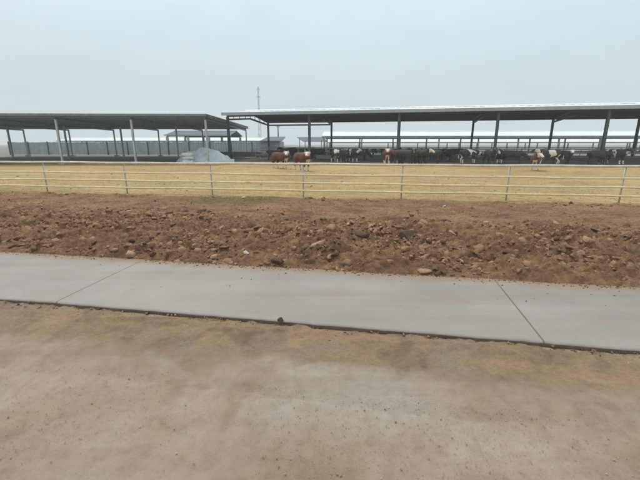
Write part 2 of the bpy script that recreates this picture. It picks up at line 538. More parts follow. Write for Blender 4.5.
# verge of ochre earth in front of the slab
nu, nv = 1100, 90
xs = np.linspace(-9, 9, nu)
X, V = np.meshgrid(xs, np.linspace(0, 1, nv), indexing="ij")
va = line(G(184, 346), G(454, 369))
A = va(X) - .95; B = road_near(X) + .02
Y = A + (B - A) * V
DA = Y - va(X); DB = road_near(X) - Y
Z = .012 + .055 * (fbm(X * 1.8, Y * 1.8, 5, .55) - .45) + .05 * np.abs(fbm(X * 6, Y * 6, 3) - .5)
Z += .075 * np.clip(fbm(X * 1.6 + 9, Y * 7, 4) - .46, 0, 1) * 2 * np.exp(-((DB - .22) / .16) ** 2)
Z -= .030 * np.exp(-(DB / .10) ** 2)
spill = np.clip(fbm(X * 1.3 + 3, X * 0 + 2, 5, .6) - .44, 0, 1) * 5
Z += np.clip(spill, 0, 1) * (.022 + .05 * (fbm(X * 12, Y * 12, 3) - .5)) * np.exp(-(DB / .16) ** 2)
Z += .03 * (fbm(X * 9 + 4, Y * 16, 4, .6) - .5) * np.exp(-(DB / .22) ** 2)
fade = np.clip((.10 - DA) / .8, -.4, 1.2)
flat = np.clip((DA + .5) / .7, .12, 1)
Z = (Z - .012) * flat + .012 + .006
Z -= np.clip(-.35 - DA, 0, 1) * .06
tag(grid_mesh("earth_verge_ground", np.stack([X, Y, Z], -1), M["verge"], attr=("fade", fade)), kind="structure")
def verge_z(x, y): 
    x = np.array([float(x)]); y = np.array([float(y)])
    return float((.012 + .055 * (fbm(x * 1.8, y * 1.8, 5, .55) - .45) + .05 * np.abs(fbm(x * 6, y * 6, 3) - .5))[0])

# muddy concrete forecourt
X, Y = np.meshgrid(np.linspace(-14, 14, 300), np.linspace(-6, 6.5, 200), indexing="ij")
Y = np.minimum(Y, road_near(X) + .02)
Z = .012 * (fbm(X * .8, Y * .8, 4) - .5)
tag(grid_mesh("forecourt_pavement", np.stack([X, Y, Z], -1), M["fore"]), kind="structure")

# ------------------------------------------------------------------ clods and stones
def rock_proto(seed, sub=2, flat=.6, rag=.42):
    bm = bmesh.new()
    bmesh.ops.create_icosphere(bm, subdivisions=sub, radius=1)
    rr = random.Random(seed)
    planes = [(Vector((rr.gauss(0, 1), rr.gauss(0, 1), rr.gauss(0, 1))).normalized(), rr.uniform(.30, .68)) for _ in range(11)]
    sx, sy = rr.uniform(.75, 1.2), rr.uniform(.65, 1.0)
    from mathutils import noise as mn
    off = Vector((seed * 3.1, seed * 1.7, 0))
    for v in bm.verts:
        p = v.co.copy()
        p *= 1 + rag * .9 * mn.noise(p * 1.6 + off) + rag * .7 * mn.noise(p * 4.1 + off)
        for nrm, d in planes:
            e = p.dot(nrm) - d
            if e > 0: p -= nrm * e
        p *= 1.35 * (1 + rag * .16 * (rr.random() - .5))
        v.co = (p.x * sx, p.y * sy, p.z * flat)
    V = np.array([v.co[:] for v in bm.verts]); Fc = np.array([[q.index for q in f.verts] for f in bm.faces])
    bm.free()
    return V, Fc

def merge_rocks(name, items, mat, protos):
    vs, fs, b = [], [], 0
    for (x, y, z, s, rz, tilt, k) in items:
        V, Fc = protos[k]
        c, sn = math.cos(rz), math.sin(rz); ct, stt = math.cos(tilt), math.sin(tilt)
        P = V * s
        P = np.stack([P[:, 0], P[:, 1] * ct - P[:, 2] * stt, P[:, 1] * stt + P[:, 2] * ct], 1)
        P = np.stack([P[:, 0] * c - P[:, 1] * sn + x, P[:, 0] * sn + P[:, 1] * c + y, P[:, 2] + z], 1)
        vs.append(P); fs.append(Fc + b); b += len(V)
    V = np.concatenate(vs); Fa = np.concatenate(fs)
    me = bpy.data.meshes.new(name)
    me.vertices.add(len(V)); me.vertices.foreach_set("co", V.reshape(-1).astype(np.float32))
    me.loops.add(Fa.size); me.polygons.add(len(Fa))
    me.loops.foreach_set("vertex_index", Fa.reshape(-1).astype(np.int32))
    me.polygons.foreach_set("loop_start", (np.arange(len(Fa)) * 3).astype(np.int32))
    me.update(calc_edges=True)
    return link(name, me, mat)

protos_s = [rock_proto(i, 2, random.Random(i).uniform(.30, .62)) for i in range(10)]
K = 52000
x_ = rng.uniform(-19, 19, K); L0 = yard_edge(x_) - road_far(x_); u_ = rng.random(K)
d_ = np.where(u_ < .72, np.abs(rng.normal(1.9, 1.6, K)), np.where(u_ < .92, rng.random(K) * L0, L0 - np.abs(rng.normal(.25, .3, K))))
y_ = road_far(x_) + d_
cl = fbm(x_ * .9 + 3, y_ * 1.4, 3)
ok = (d_ > .05) & (d_ < L0 + .1) & (rng.random(K) < .05 + 2.9 * np.clip(cl - .36, 0, 1))
x_, y_, d_, L0 = x_[ok], y_[ok], d_[ok], L0[ok]; K = len(x_)
s_ = np.minimum(.012 + rng.exponential(.026, K), .15) * np.where(d_ < 4.5, 1, .7)
z_ = earth_h(x_, y_, d_, L0 - d_) + s_ * rng.uniform(-.35, .15, K)
rz_, ti_, k_ = rng.uniform(0, 6.28, K), rng.uniform(-.6, .6, K), rng.integers(0, 10, K)
items = list(zip(x_, y_, z_, s_, rz_, ti_, k_))
merge_rocks("earth_clods", items, M["clod"], protos_s)
tag(bpy.data.objects["earth_clods"], kind="stuff")
items = []
for i in range(3000):                 # crumbs fallen on the slab edge and on the verge
    x = random.uniform(-8, 8)
    if random.random() < .30:
        y = road_far(x) - abs(random.gauss(0, .07 if random.random() < .93 else .4)); z = RZ; s = random.uniform(.004, .020)
    else:
        y = road_near(x) - abs(random.gauss(.02, .16 if random.random() < .95 else .5)); z = verge_z(x, y) if y > road_near(x) - .6 else .006; s = min(.003 + random.expovariate(1 / .006), .03)
    items.append((x, y, z + s * .2, s, random.uniform(0, 6.28), random.uniform(-.4, .4), random.randrange(10)))
tag(merge_rocks("earth_crumbs", items, M["clod"], protos_s), kind="stuff")

def rock(name, px, py, s, mat, seed, label, cat, z=None, flat=.6, sx=1.0, group=None, rz=0.0):
    V, Fc = rock_proto(seed, 3, flat, .25)
    p = G(px, py, .12 if z is None else z)
    zz = dirt_z(p.x, p.y) if z is None else z
    me = bpy.data.meshes.new(name)
    V = V * s; V[:, 0] *= sx
    me.from_pydata([tuple(v) for v in V], [], [tuple(f) for f in Fc])
    o = link(name, me, mat)
    o.location = (p.x, p.y, zz + s * flat * .35)
    o.rotation_euler.z = rz
    return tag(o, label, cat, group)
ST = "loose stones and clods on the dirt bank"
rock("stone", 243, 199, .075, M["stone_pale"], 41, "small white stone beside the patch of moss on the dirt bank", "stone", group=ST)
rock("stone", 266, 206.5, .12, M["stone_tan"], 42, "low tan stone right of the white stone near the top of the dirt bank", "stone", group=ST, sx=1.4, flat=.4)
rock("stone", 308, 199, .085, M["stone_tan"], 43, "round tan stone at the foot of the fence post nearest the two brown cows", "stone", group=ST)
rock("stone", 219, 239, .12, M["stone_tan"], 44, "broad flat tan clod at the left of the rubble, largest pale lump there", "clod", group=ST, sx=1.6, flat=.45)
rock("stone", 212, 246, .085, M["stone_tan"], 45, "round tan clod just below the broad flat tan clod on the left", "clod", group=ST)
rock("stone", 247, 256, .075, M["stone_pale"], 46, "pale stone close above the far edge of the road, left of centre", "stone", group=ST, flat=.5)
rock("stone", 407, 240, .20, M["stone_dark"], 47, "largest dark brown clod on the right of the rubble", "clod", group=ST, sx=1.25, flat=.55)
rock("stone", 414, 247.5, .17, M["stone_tan"], 48, "flat pinkish slab leaning below the largest dark clod", "stone", group=ST, sx=1.5, flat=.28, rz=-.2)
rock("stone", 445, 224, .11, M["stone_dark"], 49, "dark clod high on the right of the dirt bank", "clod", group=ST, sx=1.2)
rock("stone", 444, 206.5, .06, M["stone_pale"], 50, "small white stone on the dirt right of the third fence post", "stone", group=ST)
rock("stone", 441, 244, .14, M["stone_dark"], 51, "dark red clod at the right end of the rubble", "clod", group=ST, sx=1.4, flat=.5)
rock("mud_lump", 281, 320.5, .032, M["stone_dark"], 52, "small dark lump of mud lying alone on the near edge of the grey road", "mud lump", z=RZ, flat=.8, sx=1.5)

K = 26000
y_ = rng.uniform(1.2, 4.6, K) ; x_ = rng.uniform(-1, 1, K) * (y_ * .95 + .4)
ok = (y_ < road_near(x_) - .12) & (rng.random(K) < np.clip(3.2 * (fbm(x_ * 1.1 + 8, y_ * 1.6, 4) - .30), .06, 1))
x_, y_ = x_[ok], y_[ok]; K = len(x_)
s_ = np.minimum(.0016 + rng.exponential(.0013, K), .010)
protos_g = [rock_proto(70 + i, 1, .5) for i in range(6)]
tag(merge_rocks("grit", list(zip(x_, y_, .010 + .012 * (fbm(x_ * .8, y_ * .8, 4) - .5) + 0 * s_, s_, rng.uniform(0, 6.28, K), rng.uniform(-.4, .4, K), rng.integers(0, 6, K))),
    m_clod("sandy_grit", [(0, (.20, .14, .095)), (.4, (.32, .24, .175)), (.8, (.42, .34, .26)), (1, (.52, .45, .38))]), protos_g), kind="stuff")

# dry grass on the moss patch (nobody could count it)
gb = MB()
for i in range(900):
    x = mg.x + random.gauss(0, 1.5); y = mg.y + random.gauss(0, .45)
    z = dirt_z(x, y)
    h = random.uniform(.02, .06); a = random.uniform(0, 6.28); w = .004
    lx, ly = random.gauss(0, .03), random.gauss(0, .03)
    b = len(gb.v)
    gb.v += [(x - w * math.cos(a), y - w * math.sin(a), z - .01), (x + w * math.cos(a), y + w * math.sin(a), z - .01), (x + lx, y + ly, z + h)]
    gb.f.append((b, b + 1, b + 2))
tag(gb.build("dry_grass", M["grass"]), kind="stuff")

# ------------------------------------------------------------------ pipe fence
fa = Vector((0, rail_ln(0), 0))
fang = math.atan2(rail_ln(1) - rail_ln(0), 1)
fence = empty("pipe_fence", fa, fang)
tag(fence, "low pipe fence with a white top rail and cream rails along the dirt bank", "fence")
def fence_u(px):
    d = ray(px, 164); k = (rail_ln(1) - rail_ln(0)); x = None
    s = d.x / d.y
    x = s * rail_ln(0) / (1 - s * k)
    return x / math.cos(fang)
up = [fence_u(210), fence_u(303), fence_u(403)]
sp = (up[2] - up[0]) / 2
posts = [up[1] + sp * k for k in range(-7, 8)]
u0, u1 = posts[0], posts[-1]
def sag(u, amp, seed):
    return amp * 1.5 * math.sin(u * 1.6 + seed) * .5 + amp * .6 * math.sin(u * .57 + seed * 2.1)
for k, (z, r, m) in enumerate(((1.32, .047, "rail_white"), (.90, .036, "rail_cream"), (.57, .036, "rail_cream"), (.27, .036, "rail_cream"))):
    mb = MB()
    us = np.arange(u0 - .3, u1 + .31, .65)
    mb.tube([(u, (-.052 if k == 0 else -.066) + .0 * u, z + sag(u, .010, k * 1.3 + 1)) for u in us], r, 10)
    mb.build("rail", M[m], fence, True)
post0 = None
for u in posts:
    if post0 is None:
        mb = MB(); mb.tube([(0, .03, -.15), (0, .03, 1.30)], .030, 12)
        post0 = mb.build("post", M["steel_pale"], fence, True)
        mb = MB(); mb.tube([(0, .03, 1.302), (0, .03, 1.345)], [.044, .028], 12)
        cap = mb.build("post_cap", M["steel_pale"], post0, True)
        for z in (1.32, .90, .57, .27):
            mb = MB(); mb.box(-.04, .04, -.035, -.008, z - .03, z + .03)
            mb.build("rail_bracket", M["steel_pale"], post0)
        post0.location = (u, 0, 0)
    else:
        c = copy_tree(post0, fence); c.location = (u, 0, 0)

# ------------------------------------------------------------------ sheds
def open_shed(name, A, ang, L, W, bays, z_eave, rise, M_top, M_fas, M_post, label, rows=(0, 1), fas=.30, pw=.26, chords=True, purl=5, foot=True, group=None, overhang=.5, truss_m="steel_dark"):
    """open steel shed: front-left corner A, long axis along local +x, depth along +y"""
    t = empty(name, A, ang)
    tag(t, label, "cattle shed", group)
    hr = z_eave + rise
    # roof sheets (ribbed), 6 cm thick
    def sheet(y0, z0, y1, z1, nm, m):
        mb = MB(); nx = int((L + 2 * overhang) / .9)
        for i in range(nx):
            xa = -overhang + i * (L + 2 * overhang) / nx; xb = xa + (L + 2 * overhang) / nx
            xm = xa + (xb - xa) * .82
            mb.hexa([(xa, y0, z0), (xm, y0, z0), (xm, y1, z1), (xa, y1, z1), (xa, y0, z0 + .04), (xm, y0, z0 + .04), (xm, y1, z1 + .04), (xa, y1, z1 + .04)])
            mb.hexa([(xm, y0, z0 + .002), (xb, y0, z0 + .002), (xb, y1, z1 + .002), (xm, y1, z1 + .002), (xm, y0, z0 + .075), (xb, y0, z0 + .075), (xb, y1, z1 + .075), (xm, y1, z1 + .075)])
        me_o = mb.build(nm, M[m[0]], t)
        if len(m) > 1:                                      # first colour on top, darker second colour on downward faces
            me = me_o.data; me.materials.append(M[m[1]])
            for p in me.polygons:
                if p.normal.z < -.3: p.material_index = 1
        return me_o
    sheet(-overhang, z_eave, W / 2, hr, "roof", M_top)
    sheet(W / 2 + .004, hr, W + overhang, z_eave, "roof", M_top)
    mb = MB(); mb.hexa([(-overhang - .05, W / 2 - .35, hr + .04), (L + overhang + .05, W / 2 - .35, hr + .04), (L + overhang + .05, W / 2 + .35, hr + .04), (-overhang - .05, W / 2 + .35, hr + .04),
                        (-overhang - .05, W / 2 - .1, hr + .16), (L + overhang + .05, W / 2 - .1, hr + .16), (L + overhang + .05, W / 2 + .1, hr + .16), (-overhang - .05, W / 2 + .1, hr + .16)])
    mb.build("ridge_cap", M[M_top[0]], t)
    for y, nm in ((-overhang - .16, "gutter"), (W + overhang + .004, "gutter")):
        mb = MB(); mb.box(-overhang, L + overhang, y, y + .155, z_eave - fas + .06, z_eave + .10)
        mb.build(nm, M[M_fas], t)
    # eave beams and purlins
    for y in (0, W):
        mb = MB(); mb.ibeam((-.1, y, z_eave - .20), (L + .1, y, z_eave - .20), .20, .34, .03)
        mb.build("eave_beam", M[truss_m], t)
    for k in range(1, purl + 1):
        f = k / (purl + 1)
        for sgn in (0, 1):
            y = f * W / 2 if sgn == 0 else W - f * W / 2
            z = z_eave + rise * f - .10
            mb = MB(); mb.box(-.3, L + .3, y - .04, y + .04, z - .12, z + .06)
            mb.build("purlin", M[truss_m], t)
    xs = [L * i / bays for i in range(bays + 1)]
    p0 = None
    for x in xs:
        for r in rows:
            y = W * r
            if p0 is None:
                mb = MB(); mb.ibeam((0, 0, 0.02), (0, 0, z_eave - .37), pw, pw * 1.05, .03, (0, 1, 0))
                p0 = mb.build("post", M[M_post], t); p0.location = (x, y, 0)
                if foot:
                    mb = MB(); mb.box(-.32, .32, -.32, .32, -.2, .26); mb.build("footing", M["concrete_low"], p0)
            else:
                c = copy_tree(p0, t); c.location = (x, y, 0)
    if chords:
        r0 = None
        for x in xs:
            if r0 is None:
                mb = MB()
                zt = z_eave - .25
                mb.ibeam((0, .1, zt + .02), (0, W / 2, hr - .25), .16, .26, .03)
                mb.ibeam((0, W / 2, hr - .25), (0, W - .1, zt + .02), .16, .26, .03)
                mb.ibeam((0, .1, zt - .42), (0, W * .5, zt + .10), .14, .22, .03)
                mb.ibeam((0, W * .5, zt + .10), (0, W - .1, zt - .42), .14, .22, .03)
                for q in (.12, .25, .38, .5, .62, .75, .88):
                    zz = zt + (hr - .25 - zt) * (1 - abs(q - .5) * 2)
                    zb = zt - .42 + .52 * (1 - abs(q - .5) * 2)
                    mb.bar((0, W * q, zb + .1), (0, W * q, zz - .1), .06, .06, (0, 1, 0))
                r0 = mb.build("roof_truss", M[truss_m], t); r0.location = (x, 0, 0)
            else:
                c = copy_tree(r0, t); c.location = (x, 0, 0)
    return t

# the main shed
A = AT(229.5, 150, 48.0); A.z = 0
B = AT(454, 150, 42.4); B.z = 0
ang = math.atan2(B.y - A.y, B.x - A.x)
L = 8 * 10.35; W = 14.6
main = open_shed("open_cattle_shed", A, ang, L, W, 8, 5.70, .88, ("roof_white", "roof_under"), "gutter", "steel_dark",
                 "long open shed with a white roof on dark steel posts behind the yard", purl=6)
ux, uy = Vector((math.cos(ang), math.sin(ang), 0)), Vector((-math.sin(ang), math.cos(ang), 0))
mb = MB(); mb.bar((0.2, W, 5.0), (L / 8 - .2, W, 5.0), .16, .2); mb.build("tie_beam", M["steel_dark"], main)
def ML(x, y, z=0): return A + ux * x + uy * y + Vector((0, 0, z))

# dark trodden floor inside the shed
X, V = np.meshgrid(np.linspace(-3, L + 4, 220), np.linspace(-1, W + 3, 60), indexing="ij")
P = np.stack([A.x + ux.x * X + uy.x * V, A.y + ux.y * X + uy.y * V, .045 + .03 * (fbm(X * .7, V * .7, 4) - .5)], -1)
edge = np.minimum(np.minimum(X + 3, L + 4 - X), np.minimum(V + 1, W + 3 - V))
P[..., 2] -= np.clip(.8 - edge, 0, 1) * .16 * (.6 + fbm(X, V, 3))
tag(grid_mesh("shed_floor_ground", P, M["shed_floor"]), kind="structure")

# feed barrier along the back of the shed: low wall with tubular head rails
fb = empty("feed_barrier", ML(-.2, W - 3.2), ang)
tag(fb, "long grey feed barrier with upright bars along the back of the open shed", "feed barrier")
mb = MB(); mb.box(0, L, 0, .18, -.1, .62); mb.build("low_wall", M["concrete_low"], fb)
for z in (1.15, 1.62):
    mb = MB(); mb.tube([(0, .09, z), (L, .09, z)], .05, 8); mb.build("rail", M["steel_mid"], fb, True)
mb = MB(); mb.tube([(0, .09, .6), (.12, .09, 1.62)], .03, 6)
b0 = mb.build("upright_bar", M["steel_mid"], fb, True); b0.location.x = .2
for i in range(1, 92):
    c = b0.copy(); COL.objects.link(c); c.parent = fb; c.location.x = .2 + i * .9

pf = empty("pen_fence", ML(.4, W * .52), ang)
tag(pf, "pale pipe pen fence running down the middle of the open shed among the cattle", "fence")
for z in (.55, 1.0, 1.5):
    mb = MB(); mb.tube([(0, 0, z), (L - .8, 0, z)], .045, 8); mb.build("rail", M["steel_pale"], pf, True)
mb = MB(); mb.tube([(0, .055, -.1), (0, .055, 1.62)], .05, 8); p0 = mb.build("post", M["steel_pale"], pf, True)
for i in range(1, 31):
    c = p0.copy(); COL.objects.link(c); c.parent = pf; c.location.x = i * (L - .8) / 30

# ---- grey shed on the left
A2 = AT(207.5, 150, 40.0); A2.z = 0
dx = AT(246, 150, 66.0) - A2
l_ang = math.atan2(-dx.x, dx.y)               # turn of its depth axis from +y
left = empty("grey_shed", A2, l_ang)
tag(left, "open shed with a pale grey roof and thin pale posts, farthest left", "cattle shed")
Wd = 27.0; Ll = 40.0
def slab(nm, pts, th, m, parent):
    mb = MB(); mb.hexa([Vector(p) for p in pts] + [Vector(p) + Vector((0, 0, th)) for p in pts]); return mb.build(nm, M[m], parent)
slab("roof", [(-Ll, -.3, 4.95), (.25, -.3, 4.95), (.25, Wd + .3, 4.70), (-Ll, Wd + .3, 4.70)], .09, "roof_sheet", left)
for y in (-.42, ):
    mb = MB(); mb.box(-Ll, .25, y, y + .11, 4.86, 5.06); mb.build("gutter", M["steel_mid"], left)
mb = MB(); mb.box(.255, .36, -.3, Wd + .3, 4.66, 5.03); mb.build("verge_board", M["steel_dark"], left)
for k in range(10):
    y = 1 + k * (Wd - 2) / 9
    mb = MB(); mb.box(-Ll, .2, y - .05, y + .05, 4.76 - .0093 * y, 4.935 - .0093 * y); mb.build("purlin", M["steel_mid"], left)
p0 = None
for i in range(6):
    for y in ((0, Wd) if i == 0 else (0, Wd * .5, Wd)):
        if p0 is None:
            mb = MB(); mb.ibeam((0, 0, -.05), (0, 0, 4.50), .17, .20, .025, (0, 1, 0)); p0 = mb.build("post", M["steel_pale"], left)
            mb = MB(); mb.box(-.3, .3, -.3, .3, -.2, .22); mb.build("footing", M["concrete_low"], p0)
            c = p0
        else:
            c = copy_tree(p0, left)
        c.location = (-i * 7.5, y, 0)
    mb = MB(); mb.ibeam((-i * 7.5, -.2, 4.64), (-i * 7.5, Wd, 4.39), .16, .22, .03); mb.build("rafter", M["steel_mid"], left)

X, V = np.meshgrid(np.linspace(-Ll, 1.2, 120), np.linspace(1.0, Wd, 60), indexing="ij")
ca, sa = math.cos(l_ang), math.sin(l_ang)
ed = np.minimum(np.minimum(X + Ll, 1.2 - X), V - 1.0)
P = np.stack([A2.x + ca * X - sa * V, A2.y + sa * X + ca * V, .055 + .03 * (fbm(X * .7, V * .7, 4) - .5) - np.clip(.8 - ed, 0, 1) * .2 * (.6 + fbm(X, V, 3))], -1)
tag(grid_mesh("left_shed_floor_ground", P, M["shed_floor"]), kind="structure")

# ---- farther sheds, each with the parts one can still see
FS = "farther cattle sheds"
Aq = AT(184, 150, 98); Aq.z = 0
sq = open_shed("dark_roofed_shed", Aq + Vector((-4, 0, 0)), 0.0, 15.9, 13, 3, 4.3, 1.15, ("roof_under",), "gutter", "steel_pale",
               "far low shed with a dark ridged roof, seen under the pale grey open shed", chords=False, purl=2, fas=.25, pw=.5, group=FS, foot=False)
Ab = AT(60, 150, 150); Ab.z = 0
open_shed("white_roofed_shed", Ab, -.02, 84, 14, 9, 3.3, 1.2, ("roof_white", "roof_under"), "gutter", "steel_mid",
          "far white-roofed shed behind the grey board fence, left of the open shed", chords=False, purl=1, fas=.3, pw=.35, group=FS, foot=False)
Ar = AT(324, 150, 98); Ar.z = 0
open_shed("white_roofed_shed", Ar, -.07, 96, 15, 10, 3.95, 1.35, ("roof_white", "roof_under"), "steel_mid", "steel_mid",
          "far white-roofed shed seen through the open shed, higher of the two there", chords=False, purl=1, fas=.5, pw=.3, group=FS, foot=False)
Ar2 = AT(329, 150, 150); Ar2.z = 0
open_shed("white_roofed_shed", Ar2, -.05, 150, 16, 12, 2.8, 1.6, ("roof_white", "roof_under"), "steel_mid", "steel_mid",
          "farthest white-roofed shed, the low one seen under a nearer white shed's eave", chords=False, purl=1, fas=.4, pw=.35, group=FS, foot=False)

# dark shelter roof
Ah = AT(299, 150, 112); Ah.z = 0
sh = empty("feed_shelter", Ah, 0)
tag(sh, "small far shelter with one sloping dark roof between two posts of the open shed", "shelter")
slab("roof", [(1.3, -.3, 2.75), (8.3, -.3, 2.75), (7.0, 4.6, 4.0), (-.8, 4.6, 4.0)], .14, "roof_under", sh)
for (x, y, z) in ((1.8, .2, 2.8), (7.6, .2, 2.8), (.0, 4.2, 3.85), (6.6, 4.2, 3.85)):
    mb = MB(); mb.bar((x, y, -.1), (x, y, z), .2, .2); mb.build("post", M["steel_mid"], sh)

# grey clad hut left of the first inner post
hut0 = AT(257.5, 150, 72); hut0.z = 0
hut = empty("clad_hut", hut0, -.1)
tag(hut, "small grey ribbed metal hut with a dark lean-to roof behind the open shed", "hut")
mb = MB()
w, d, hh = 4.3, 4.0, 2.55
mb.box(0, w, 0, d, -.1, hh)
nrib = 14
for i in range(nrib):
    x = .05 + i * (w - .1) / (nrib - 1)
    mb.box(x - .05, x + .05, -.045, -.002, .0, hh - .05)
mb.build("wall", M["wall_grey"], hut)
slab("roof", [(.6, -.5, hh + .02), (w + .5, -.5, hh + .02), (w + .3, d + .3, hh + .85), (1.1, d + .3, hh + .85)], .10, "roof_under", hut)
mb = MB(); mb.box(w * .55, w * .55 + .95, -.10, -.05, .02, 2.05); dr = mb.build("door", M["steel_mid"], hut)
mb = MB(); mb.box(w * .55 + .75, w * .55 + .85, -.16, -.105, .95, 1.1); mb.build("handle", M["steel_dark"], dr)

# grey board fence at the back of the left side
bf0 = AT(10, 150, 78); bf0.z = 0; bf1 = AT(257, 150, 74); bf1.z = 0
bfl = (bf1 - bf0).length
bf = empty("board_fence", bf0, math.atan2(bf1.y - bf0.y, bf1.x - bf0.x))
tag(bf, "tall grey upright board fence behind the left-hand sheds", "fence")
mb = MB(); x = 0
while x < bfl:
    mb.box(x, x + .46, -.02, .03, .05, 2.45 + random.uniform(-.04, .04)); x += .50
mb.build("board_panel", M["wall_grey"], bf)
mb = MB(); mb.box(0, bfl, .032, .10, 2.15, 2.29); mb.build("rail", M["steel_dark"], bf)
p0 = None
for i in range(int(bfl / 4.2) + 1):
    if p0 is None:
        mb = MB(); mb.box(-.08, .08, -.17, -.025, -.1, 2.6); c = p0 = mb.build("post", M["steel_dark"], bf)
    else:
        c = copy_tree(p0, bf)
    c.location = (i * 4.2, 0, 0)

# gate post by the shed's left corner
gp0 = G(231.5, 162.5); 
gp = empty("gate_post", gp0)
tag(gp, "short black gate post on a white base just right of the shed's left corner post", "gate post")
mb = MB(); mb.tube([(0, 0, .2), (0, 0, 2.15)], .13, 12); mb.build("post", M["coat_dark"], gp, True)
mb = MB(); mb.box(.0, .4, -.42, -.14, -.05, .42); mb.build("base", M["sack"], gp)

# feed troughs
def trough(px, py, length, rz, label, m, w=.9, h=.62):
    p = G(px, py)
    t = empty("feed_trough", p, rz)
    tag(t, label, "feed trough", "feed troughs in and beside the shed")
    mb = MB(); l2 = length / 2
    pr = [(-w / 2, h), (-w * .36, .22), (w * .36, .22), (w / 2, h), (w / 2 - .07, h), (w * .30, .30), (-w * .30, .30), (-w / 2 + .07, h)]
    b = 0
    for x in (-l2, l2):
        mb.v += [(x, a, z) for a, z in pr]
    for i in range(8):
        mb.f.append((i, (i + 1) % 8, 8 + (i + 1) % 8, 8 + i))
    mb.f.append(tuple(range(8))); mb.f.append(tuple(range(8, 16))[::-1])
    for sx in (-1, 1):
        x = sx * (l2 - .0)
        mb.hexa([(x - .05, -w * .33, .24), (x + .05, -w * .33, .24), (x + .05, w * .33, .24), (x - .05, w * .33, .24),
                 (x - .05, -w / 2 + .05, h - .02), (x + .05, -w / 2 + .05, h - .02), (x + .05, w / 2 - .05, h - .02), (x - .05, w / 2 - .05, h - .02)])
    mb.build("trough", M[m], t)
    for sx in (-1, 1):
        mb = MB(); mb.bar((sx * (l2 - .5), -w * .3, -.08), (sx * (l2 - .5), -w * .3, .26), .09, .09); mb.bar((sx * (l2 - .5), w * .3, -.08), (sx * (l2 - .5), w * .3, .26), .09, .09)
        mb.bar((sx * (l2 - .5), -w * .42, .2), (sx * (l2 - .5), w * .42, .2), .08, .06)
        mb.build("stand", M["steel_dark"], t)
    return t
trough(240, 158.2, 6.6, -.1, "long dark trough by the left corner of the open shed", "steel_mid", 1.3, .95)
trough(327, 160.6, 2.6, ang, "pale concrete trough between the two groups of cattle in the middle of the shed", "concrete_low", 1.0, .7)
trough(372, 160.4, 4.4, ang, "long grey trough between the middle cattle and the white-faced cow at the post", "steel_mid", 1.0, .7)

# straw and dung lying on the yard (nobody could count it)
sb = MB()
for i in range(5200):
    x = random.uniform(-22, 22); y = rail_ln(x) + random.uniform(-1.0, 1.0) + random.expovariate(1 / 5.0)
    a = random.uniform(0, 6.28); l = random.uniform(.04, .15); w_ = .006
    ca, sa = math.cos(a) * l, math.sin(a) * l
    z = .02 + .10 * (float(vnoise(np.array([x * .35]), np.array([y * .35]))[0]) - .5) * .6 + random.uniform(.0, .05)
    b = len(sb.v)
    sb.v += [(x, y - w_, z), (x + ca, y + sa - w_, z + random.uniform(-.02, .05)), (x + ca, y + sa + w_, z + .012), (x, y + w_, z + .012)]
    sb.f.append((b, b + 1, b + 2, b + 3))
tag(sb.build("straw_litter", simple("straw", (.42, .32, .15), (.66, .54, .30), 3, .9)), kind="stuff")
items = []
for i in range(260):
    x = random.uniform(-26, 26); y = rail_ln(x) + .5 + random.expovariate(1 / 9.0)
    if y > 36: continue
    items.append((x, y, .03, random.uniform(.03, .10), random.uniform(0, 6.28), random.uniform(-.15, .15), random.randrange(10)))
tag(merge_rocks("dung_clods", items, simple("dung", (.17, .115, .055), (.30, .21, .105), 6, .95), [(v * np.array([1, 1, .45]), f) for v, f in protos_s]), kind="stuff")

# pale tarpaulin heap and sacks on the left
hp = G(201, 163.4)
X, V = np.meshgrid(np.linspace(-1, 1, 60), np.linspace(-1, 1, 46), indexing="ij")
rr = np.sqrt((X) ** 2 + (V) ** 2)
Zh = 1.5 * np.clip(1 - rr ** 2.6, 0, 1) ** .7 * (.30 + 1.25 * fbm(X * 2.2 + 4, V * 2.2, 5)) + .05 * (fbm(X * 6, V * 6, 3) - .5) - .06
hm = grid_mesh("tarpaulin_heap", np.stack([X * 3.3, V * 1.6, Zh], -1), M["tarp"])
hm.location = (hp.x, hp.y + 1.4, 0.0)
tag(hm, "pale blue-grey tarpaulin heap behind the left end of the pipe fence", "heap")
def sack(px, py, z, rz, label):
    bm = bmesh.new(); bmesh.ops.create_cube(bm, size=1)
    bmesh.ops.subdivide_edges(bm, edges=bm.edges, cuts=5, use_grid_fill=True)
    for v in bm.verts:
        q = v.co * 2
        k = 1 - .25 * (abs(q.x) ** 4) - .06 * math.sin(q.x * 4 + q.y * 3)
        v.co = (q.x * .55, q.y * .33 * (1 - .12 * abs(q.z)), q.z * .20 * k * (1 - .35 * abs(q.y) ** 3))
    me = bpy.data.meshes.new("feed_sack"); bm.to_mesh(me); bm.free()
    me.polygons.foreach_set("use_smooth", [True] * len(me.polygons))
    o = link("feed_sack", me, M["sack"]); p = G(px, py)
    o.location = (p.x, p.y, z); o.rotation_euler.z = rz
    return tag(o, label, "feed sack", "white feed sacks left of the tarpaulin heap")
sack(188, 163.6, .22, .2, "white feed sack lying lowest, at the left foot of the tarpaulin heap")
sack(188.3, 163.6, .60, -.3, "white feed sack in the middle of the small stack by the tarpaulin heap")
sack(187.8, 163.6, .98, .1, "white feed sack on top of the small stack by the tarpaulin heap")

